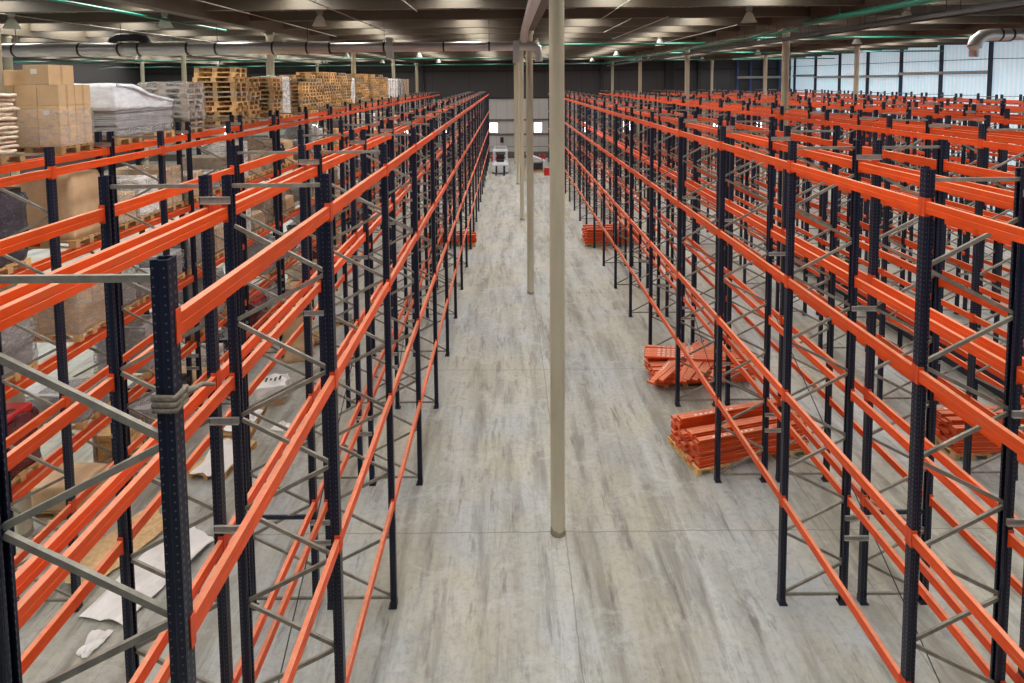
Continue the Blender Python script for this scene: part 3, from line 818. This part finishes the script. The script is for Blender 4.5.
# second pile: two low bundles and crossing beams
for q, (x, y) in enumerate(((4.75, 15.45), (6.2, 15.75))):
    tag(ob('wooden_pallet', PAL, None, (x, y, .0005), .05), 'wooden pallet under the %s end of the messy crossed beam pile' % ('left', 'right')[q], 'pallet', 'pallets under the beam piles')
for ci, (off, nl) in enumerate(((-.48, 6), (-.27, 6), (-.05, 6), (.17, 5), (.38, 6))):
    for k in range(nl):
        rbeam((5.25+R.uniform(-.05, .05), 15.55+off, .146+.026+.0525*k), .06+R.uniform(-.01, .01)+(PI if k % 2 else 0), 'orange beam in the messy pile, lower bundle, %s column from the front, %s up' % (ORD[ci], ORD[k]), 'beams in the messy pile', k == nl-1 and ci % 2 == 0)
zc = .146+.0525*6+.03
for k in range(9):
    rbeam((4.45+.19*k, 15.5+.02*k, zc+.01*(k % 2)), .95+R.uniform(-.10, .10), 'orange beam laid slantwise across the messy pile, %s from the left' % ORD[k], 'beams in the messy pile', k in (0, 8))
for k in range(6):
    rbeam((5.15+.03*k, 15.55+.10*k, zc+.075+.006*k), -.12+R.uniform(-.05, .05), 'orange beam lying lengthwise on top of the messy pile, %s from the front' % ORD[k], 'beams in the messy pile', True)
pile('far right floor pile', 5.25, 28.95, .04, [(-.45, 13), (-.23, 14), (0, 13), (.22, 12), (.44, 13)], 'beams in the far right pile')
pile('third rack run pile', 11.05, 12.55, .02, [(-.42, 10), (-.2, 11), (.03, 11), (.25, 10)], 'beams in the third run pile')
pile('small left pile', -2.98, 29.0, 0, [(-.3, 8), (-.08, 7), (.14, 8)], 'beams in the left pile')
# loose orange plate lying by the far pile
t = ob('rack_beam_end', MB().box((-.05, -.05, 0), (.05, .05, .5)).box((-.16, -.1, 0), (.16, .1, .02)).mesh('rack_beam_end', M['orange_plate']), None, (4.75, 27.85, 0)); tag(t, 'short upright orange post guard on the floor before the far right beam pile', 'post guard')

# ------------------------------------------------------------------ stacked navy frames in the second right aisle
def flat_frame():
    mb = MB()
    for sx in (-.5, .5): mb.box((sx-.045, -PH/2, 0), (sx+.045, PH/2, .085))
    a = len(mb.f)
    for (xa, za), (xb, zb) in BR: mb.bar((xa, za-PH/2, .045), (xb, zb-PH/2, .045), .04, .026, (0, 0, 1))
    return mb, a
mb, a = flat_frame(); FP = MB()
FPM = MB(); [FPM.box((sx-.045, -PH/2, 0), (sx+.045, PH/2, .085)) for sx in (-.5, .5)]; FPM = FPM.mesh('flat_posts', M['navy_plain'])
FBM = MB(); [FBM.bar((xa, za-PH/2, .045), (xb, zb-PH/2, .045), .04, .026, (0, 0, 1)) for (xa, za), (xb, zb) in BR]; FBM = FBM.mesh('flat_bracing', M['galv'])
for q, (cx_, cy_) in enumerate(((13.1, 16.6), (13.2, 24.4))):
    for sx in (-2.4, 0, 2.4):
        tag(ob('timber_bearer', MB().cbox((0, 0, .05), (1.3, .1, .1)).mesh('timber_bearer', M['wood']), None, (cx_, cy_+sx, 0)), 'timber bearer under the %s stack of navy frames, %s end' % (('nearer', 'farther')[q], {-2.4: 'near', 0: 'middle', 2.4: 'far'}[sx]), 'bearer', 'bearers under the frames')
    for k in range(8):
        t = empty('upright_frame', (cx_+R.uniform(-.03, .03), cy_+R.uniform(-.06, .06), .1005+.0865*k)); tag(t, 'navy upright frame lying flat in the %s floor stack of the right aisle, %s up' % (('nearer', 'farther')[q], ORD[k]), 'rack frame', 'navy frames stacked on the floor')
        ob('posts', FPM, t); ob('bracing', FBM, t)

# ------------------------------------------------------------------ machines at the far end
t = empty('reach_truck', (-.62, 52.2, 0)); t.scale = (1.4, 1.4, 1.05); tag(t, 'pale blue-white lift truck parked at the far end of the aisle', 'lift truck')
mb = MB().prism([(-.95, .12), (.75, .12), (.75, .85), (.2, .95), (-.95, .8)], 'x', -.52, .52); bevel(ob('chassis', mb.mesh('chassis', M['white_paint']), t, (0, .3, 0)), .03)
mb = MB()
for sx in (-.38, .38): mb.box((sx-.05, 1.15, .1), (sx+.05, 1.27, 2.1))
for z in (.4, 1.2, 2.05): mb.box((-.38, 1.17, z), (.38, 1.24, z+.08))
ob('mast', mb.mesh('mast', M['white_paint']), t)
mb = MB()
for sx in (-.45, .45):
    mb.bar((sx, -.3, .85), (sx, -.15, 1.85), .06, .06); mb.bar((sx, 1.1, .85), (sx, .9, 1.85), .06, .06)
for k in range(6): mb.box((-.48, -.18+.2*k, 1.85), (.48, -.11+.2*k, 1.9))
ob('overhead_guard', mb.mesh('overhead_guard', M['white_paint']), t)
ob('seat', MB().box((-.25, .1, .9), (.25, .55, 1.05)).box((-.25, .55, .9), (.25, .68, 1.5)).mesh('seat', M['black']), t)
mb = MB()
for sx in (-.25, .25): mb.box((sx-.06, -1.6, .08), (sx+.06, -.6, .13)); mb.box((sx-.06, -.66, .08), (sx+.06, -.6, .7))
ob('forks', mb.mesh('forks', M['dark_rod']), t)
for sx in (-.45, .45):
    for y in (-.35, .8): ob('wheel', MB().tube([(sx-.08, y, .16), (sx+.08, y, .16)], .16, 16).mesh('wheel', M['rubber']), t)
t = empty('inclined_conveyor', (2.5, 52.6, 0)); tag(t, 'dark conveyor with a pale sloping top at the far end, right of the columns', 'conveyor')
mb = MB().bar((-.75, 0, 1.65), (1.0, 0, .95), 1.3, .12, (0, 0, 1)); ob('belt_bed', mb.mesh('belt_bed', M['white_paint']), t)
ob('base_cabinet', MB().box((-.7, -.5, .25), (.75, .5, .85)).mesh('base_cabinet', M['black']), t)
for sx in (-.65, .7):
    for sy in (-.45, .45): ob('leg', MB().cbox((sx, sy, .62 if sx > 0 else .75), (.08, .08, 1.2 if sx > 0 else 1.5)).mesh('leg', M['dark_rod']), t)
ob('skid_board', MB().box((-.9, -.6, 0), (.95, .6, .08)).mesh('skid_board', M['wood']), t)
for x, y, lb in ((3.55, 50.6, 'red plastic crate on the floor beside the first bays of the far right rack end'), (-1.35, 59.9, 'red plastic crate by the far wall at the left rack end'), (3.7, 60.2, 'red plastic crate by the far wall at the right rack end')):
    t = empty('plastic_crate', (x, y, 0)); tag(t, lb, 'crate')
    mb = MB().box((-.28, -.38, 0), (.28, .38, .03))
    for a, b in (((-.3, -.4), (-.26, .4)), ((.26, -.4), (.3, .4)), ((-.26, -.4), (.26, -.36)), ((-.26, .36), (.26, .4))): mb.box((a[0], a[1], 0), (b[0], b[1], .5))
    ob('crate_body', mb.mesh('crate_body', M['red']), t); ob('rim', MB().box((-.32, -.42, .5), (.32, -.36, .55)).box((-.32, .36, .5), (.32, .42, .55)).box((-.32, -.36, .5), (-.26, .36, .55)).box((.26, -.36, .5), (.32, .36, .55)).mesh('rim', M['red']), t)

# ------------------------------------------------------------------ under the roof
# ventilation duct, left part, steps down towards the aisle
t = empty('ventilation_duct', (-8, 20.5, 9.54)); tag(t, 'long silver round ventilation duct hung across the hall above the left racks', 'duct')
segs = [(-19.0, -11.2, .235), (-11.2, -6.2, .215), (-6.2, .55, .165)]
for a, b, r in segs: ob('duct_section', MB().tube([(a+8, 0, 0), (b+8, 0, 0)], r, 24).mesh('duct_section', M['silver']), t)
for x, r in ((-17.3, .245), (-15.0, .245), (-13.6, .245), (-12.9, .245), (-11.2, .24), (-10.2, .225), (-8.2, .225), (-7.0, .225), (-6.2, .22), (-4.3, .175), (-2.2, .175), (-.6, .175)):
    ob('band', MB().tube([(x+8-.03, 0, 0), (x+8+.03, 0, 0)], r+.012, 24).mesh('band', M['duct_band']), t)
for x in (-17.3, -13.6, -10.2, -7.0, -4.3, -.6): ob('hanger', MB().tube([(x+8, 0, .15), (x+8, 0, 1.36)], .012, 6).mesh('hanger', M['dark_rod']), t)
mb = MB().tube([(-6.0, .1, .15), (-5.95, .1, .33), (-5.75, .1, .42), (-5.1, .1, .42), (-4.8, .1, .34), (-4.7, .1, .1)], .14, 14); ob('branch_duct', mb.mesh('branch_duct', M['tray']), t)
for x in (3.9, 8.35): ob('outlet_box', MB().cbox((x+0, -.05, -.05 if x < 5 else -.2), (.22, .3, .75)).mesh('outlet_box', M['silver']), t)
mb = MB().tube([(8.5, 0, 0), (8.9, 0, 0), (9.1, 0, -.1), (9.15, 0, -.3), (9.15, 0, -.55)], [.165, .165, .17, .13, .13], 18); ob('elbow', mb.mesh('elbow', M['silver']), t)
t = empty('ventilation_duct', (16.5, 20.5, 9.80)); tag(t, 'silver round duct at the upper right, turned down in an elbow outlet', 'duct')
ob('duct_section', MB().tube([(.55, 0, 0), (9, 0, 0)], .21, 24).mesh('duct_section', M['silver']), t)
ob('elbow', MB().tube([(.56, 0, 0), (.32, 0, -.04), (.12, 0, -.2), (.05, 0, -.42)], [.21, .22, .22, .22], 24).mesh('elbow', M['silver']), t)
ob('outlet', MB().tube([(.05, 0, -.40), (.05, 0, -.46), (.05, 0, -.5), (.05, 0, -.78)], [.22, .19, .15, .15], 20, False).mesh('outlet', M['silver']), t)
for x in (.9, 1.3, 2.2): ob('band', MB().tube([(x-.03, 0, 0), (x+.03, 0, 0)], .225, 24).mesh('band', M['duct_band']), t)
for x in (.9, 2.2): ob('hanger', MB().tube([(x, 0, .2), (x, 0, 1.1)], .012, 6).mesh('hanger', M['dark_rod']), t)
t = empty('flexible_duct', (.62, 14.5, 10.02)); tag(t, 'shiny silver duct running lengthwise beneath the roof above the column row', 'duct')
ob('duct_section', MB().tube([(0, -9, .05), (0, 4, .0), (0, 5.2, -.06), (0, 5.6, -.3)], .13, 16).mesh('duct_section', M['silver']), t)
for y in (-4, 0, 3.5): ob('hanger', MB().tube([(0, y, .1), (0, y, .86)], .012, 6).mesh('hanger', M['dark_rod']), t)
# sprinkler pipes
def pipe(a, b, r, lab, mat='green', drops=0, cat='pipe', grp=None, name='sprinkler_pipe', zt=10.42):
    a = Vector(a); b = Vector(b); t = empty(name, (a+b)/2); tag(t, lab, cat, grp)
    o = (a+b)/2
    ob('pipe_run', MB().tube([a-o, b-o], r, 10).mesh('pipe_run', M[mat]), t)
    n = max(2, int((b-a).length/6))
    for k in range(n):
        p = a+(b-a)*((k+.5)/n)-o
        ob('hanger', MB().tube([p, (p.x, p.y, zt-o.z)], .014, 6).mesh('hanger', M['green' if mat == 'green' else 'dark_rod']), t)
    return t
for k, (y, x0, x1) in enumerate(((25.4, -38, 8.7), (39.3, -38, 9.6), (54.0, -38, 9.6))): pipe((x0, y, 9.88), (x1, y, 9.88), .05, 'green sprinkler pipe crossing the hall under the roof, %s crossing from the front' % ORD[k], grp='green cross pipes')
for k, y in enumerate((25.4, 39.3, 54.0)): pipe((10.95, y+(.7 if y < 50 else -.8), 10.14), (30.2, y+(.7 if y < 50 else -.8), 10.14), .05, 'green sprinkler pipe running to the right wall, %s crossing from the front' % ORD[k], grp='green cross pipes')
pipe((9.75, 11.0, 10.1), (9.75, 19.0, 10.1), .085, 'thick green pipe running lengthwise near the roof at the upper right')
pipe((9.75, 19.4, 9.95), (9.75, 58, 9.95), .045, 'thin green pipe running lengthwise beside the right cable trays')
pipe((-10.6, 7, 10.3), (-10.6, 22, 10.3), .04, 'pale green pipe running lengthwise near the roof at the upper left')
def tray(x, z, w, y0, y1, lab):
    t = empty('cable_tray', (x, (y0+y1)/2, z)); tag(t, lab, 'cable tray'); L = (y1-y0)/2
    mb = MB()
    for sx in (-w/2, w/2): mb.box((sx-.012, -L, -.04), (sx+.012, L, .05))
    for k in range(int(2*L/.5)): mb.box((-w/2, -L+.5*k, -.035), (w/2, -L+.5*k+.05, -.02))
    ob('tray_rails', mb.mesh('tray_rails', M['tray']), t)
    mb = MB()
    for q in range(4): mb.tube([(-w/3+q*w/5, -L, .0), (-w/3+q*w/5+.02, 0, .005), (-w/3+q*w/5, L, 0)], .022, 6)
    ob('cables', mb.mesh('cables', M['black']), t)
    for k in range(int(2*L/3)):
        for sx in (-w/2, w/2): ob('hanger', MB().tube([(sx, -L+1.3+3*k, 0), (sx, -L+1.3+3*k, 10.4-z)], .010, 5).mesh('hanger', M['dark_rod']), t)
tray(10.22, 9.74, .32, 9.0, 58, 'dark cable tray hung lengthwise at the upper right, left one of two')
tray(11.25, 9.95, .40, 8.5, 58, 'dark cable tray hung lengthwise at the upper right, right one of two')
cn = 0
for x, y0, y1 in ((3.2, 8, 20.3), (4.2, 19.5, 25), (5.3, 19, 29), (-2.6, 8, 17), (-4.9, 12, 24), (-7.6, 14, 26), (8.75, 22, 32), (-14.5, 16, 30), (14.6, 12, 36)):
    cn += 1; pipe((x, y0, 10.36), (x, y1, 10.36), .016, 'thin pale conduit fixed lengthwise under the roof beams, %s' % ['between column row and right racks', 'starting farther back beside it', 'second from the right racks', 'just left of the column row', 'above the second left aisle', 'above the loaded left racks', 'above the second right aisle', 'far beyond the left racks', 'above the fifth right rack run'][cn-1], 'conduit', 0, 'conduit', 'roof conduits', 'conduit')
# bell lamps
hood = MB().lathe([(.05, .02), (.09, .0), (.13, -.08), (.18, -.2), (.235, -.30), (.25, -.315), (.235, -.31), (.17, -.2), (.12, -.08), (.06, -.01)], n=24).mesh('hood', M['lamp_hood'])
ball = MB().lathe([(0, .22), (.085, .22), (.10, .19), (.10, .07), (.07, .03), (.05, .02)], n=16).mesh('ballast_housing', M['spacer'])
bulb = MB().lathe([(0, -.27), (.05, -.25), (.07, -.2), (.05, -.1), (.03, -.02)], n=12).mesh('bulb', M['white_paint'])
rod = MB().tube([(0, 0, .2), (0, 0, .47)], .012, 6).mesh('hanging_rod', M['dark_rod'])
LMP = [(-15.8, 20), (-10.9, 20), (-5.95, 20), (7.77, 20), (12.8, 20)]+[(x, y) for y in (32, 44, 56) for x in (-27, -17, -11.7, -6.4, 1.6, 8.1, 13.4, 18.5)]
cc = {}
for x, y in LMP:
    if not inview(x, y, 10.1, 10.4, 10): continue
    y2 = min(PYS, key=lambda q: abs(q-y)); cc[y] = cc.get(y, 0)+1
    t = empty('bell_lamp', (x, y2, 10.22)); tag(t, 'bell lamp under the roof, %s from the left in the %s lamp row' % (ORD[cc[y]-1], ORD[(20, 32, 44, 56).index(y)]), 'lamp', 'bell lamps under the roof')
    t.location.z = 10.43; t.location.y = y2-1.5
    ob('hood', hood, t); ob('ballast_housing', ball, t); ob('bulb', bulb, t); o = ob('hanging_rod', rod, t)

# ------------------------------------------------------------------ light and view
w = bpy.data.worlds.new('world'); SC.world = w; w.use_nodes = True
w.node_tree.nodes['Background'].inputs[0].default_value = (.80, .88, 1, 1); w.node_tree.nodes['Background'].inputs[1].default_value = .15
SC.view_settings.view_transform = 'Standard'; SC.view_settings.look = 'None'; SC.view_settings.gamma = 1
SC.view_settings.use_curve_mapping = False; SC.view_settings.exposure = 0
SC.cycles.use_denoising = True
SC.cycles.max_bounces = 8; SC.cycles.diffuse_bounces = 5; SC.cycles.transparent_max_bounces = 24
SC.cycles.sample_clamp_indirect = 6
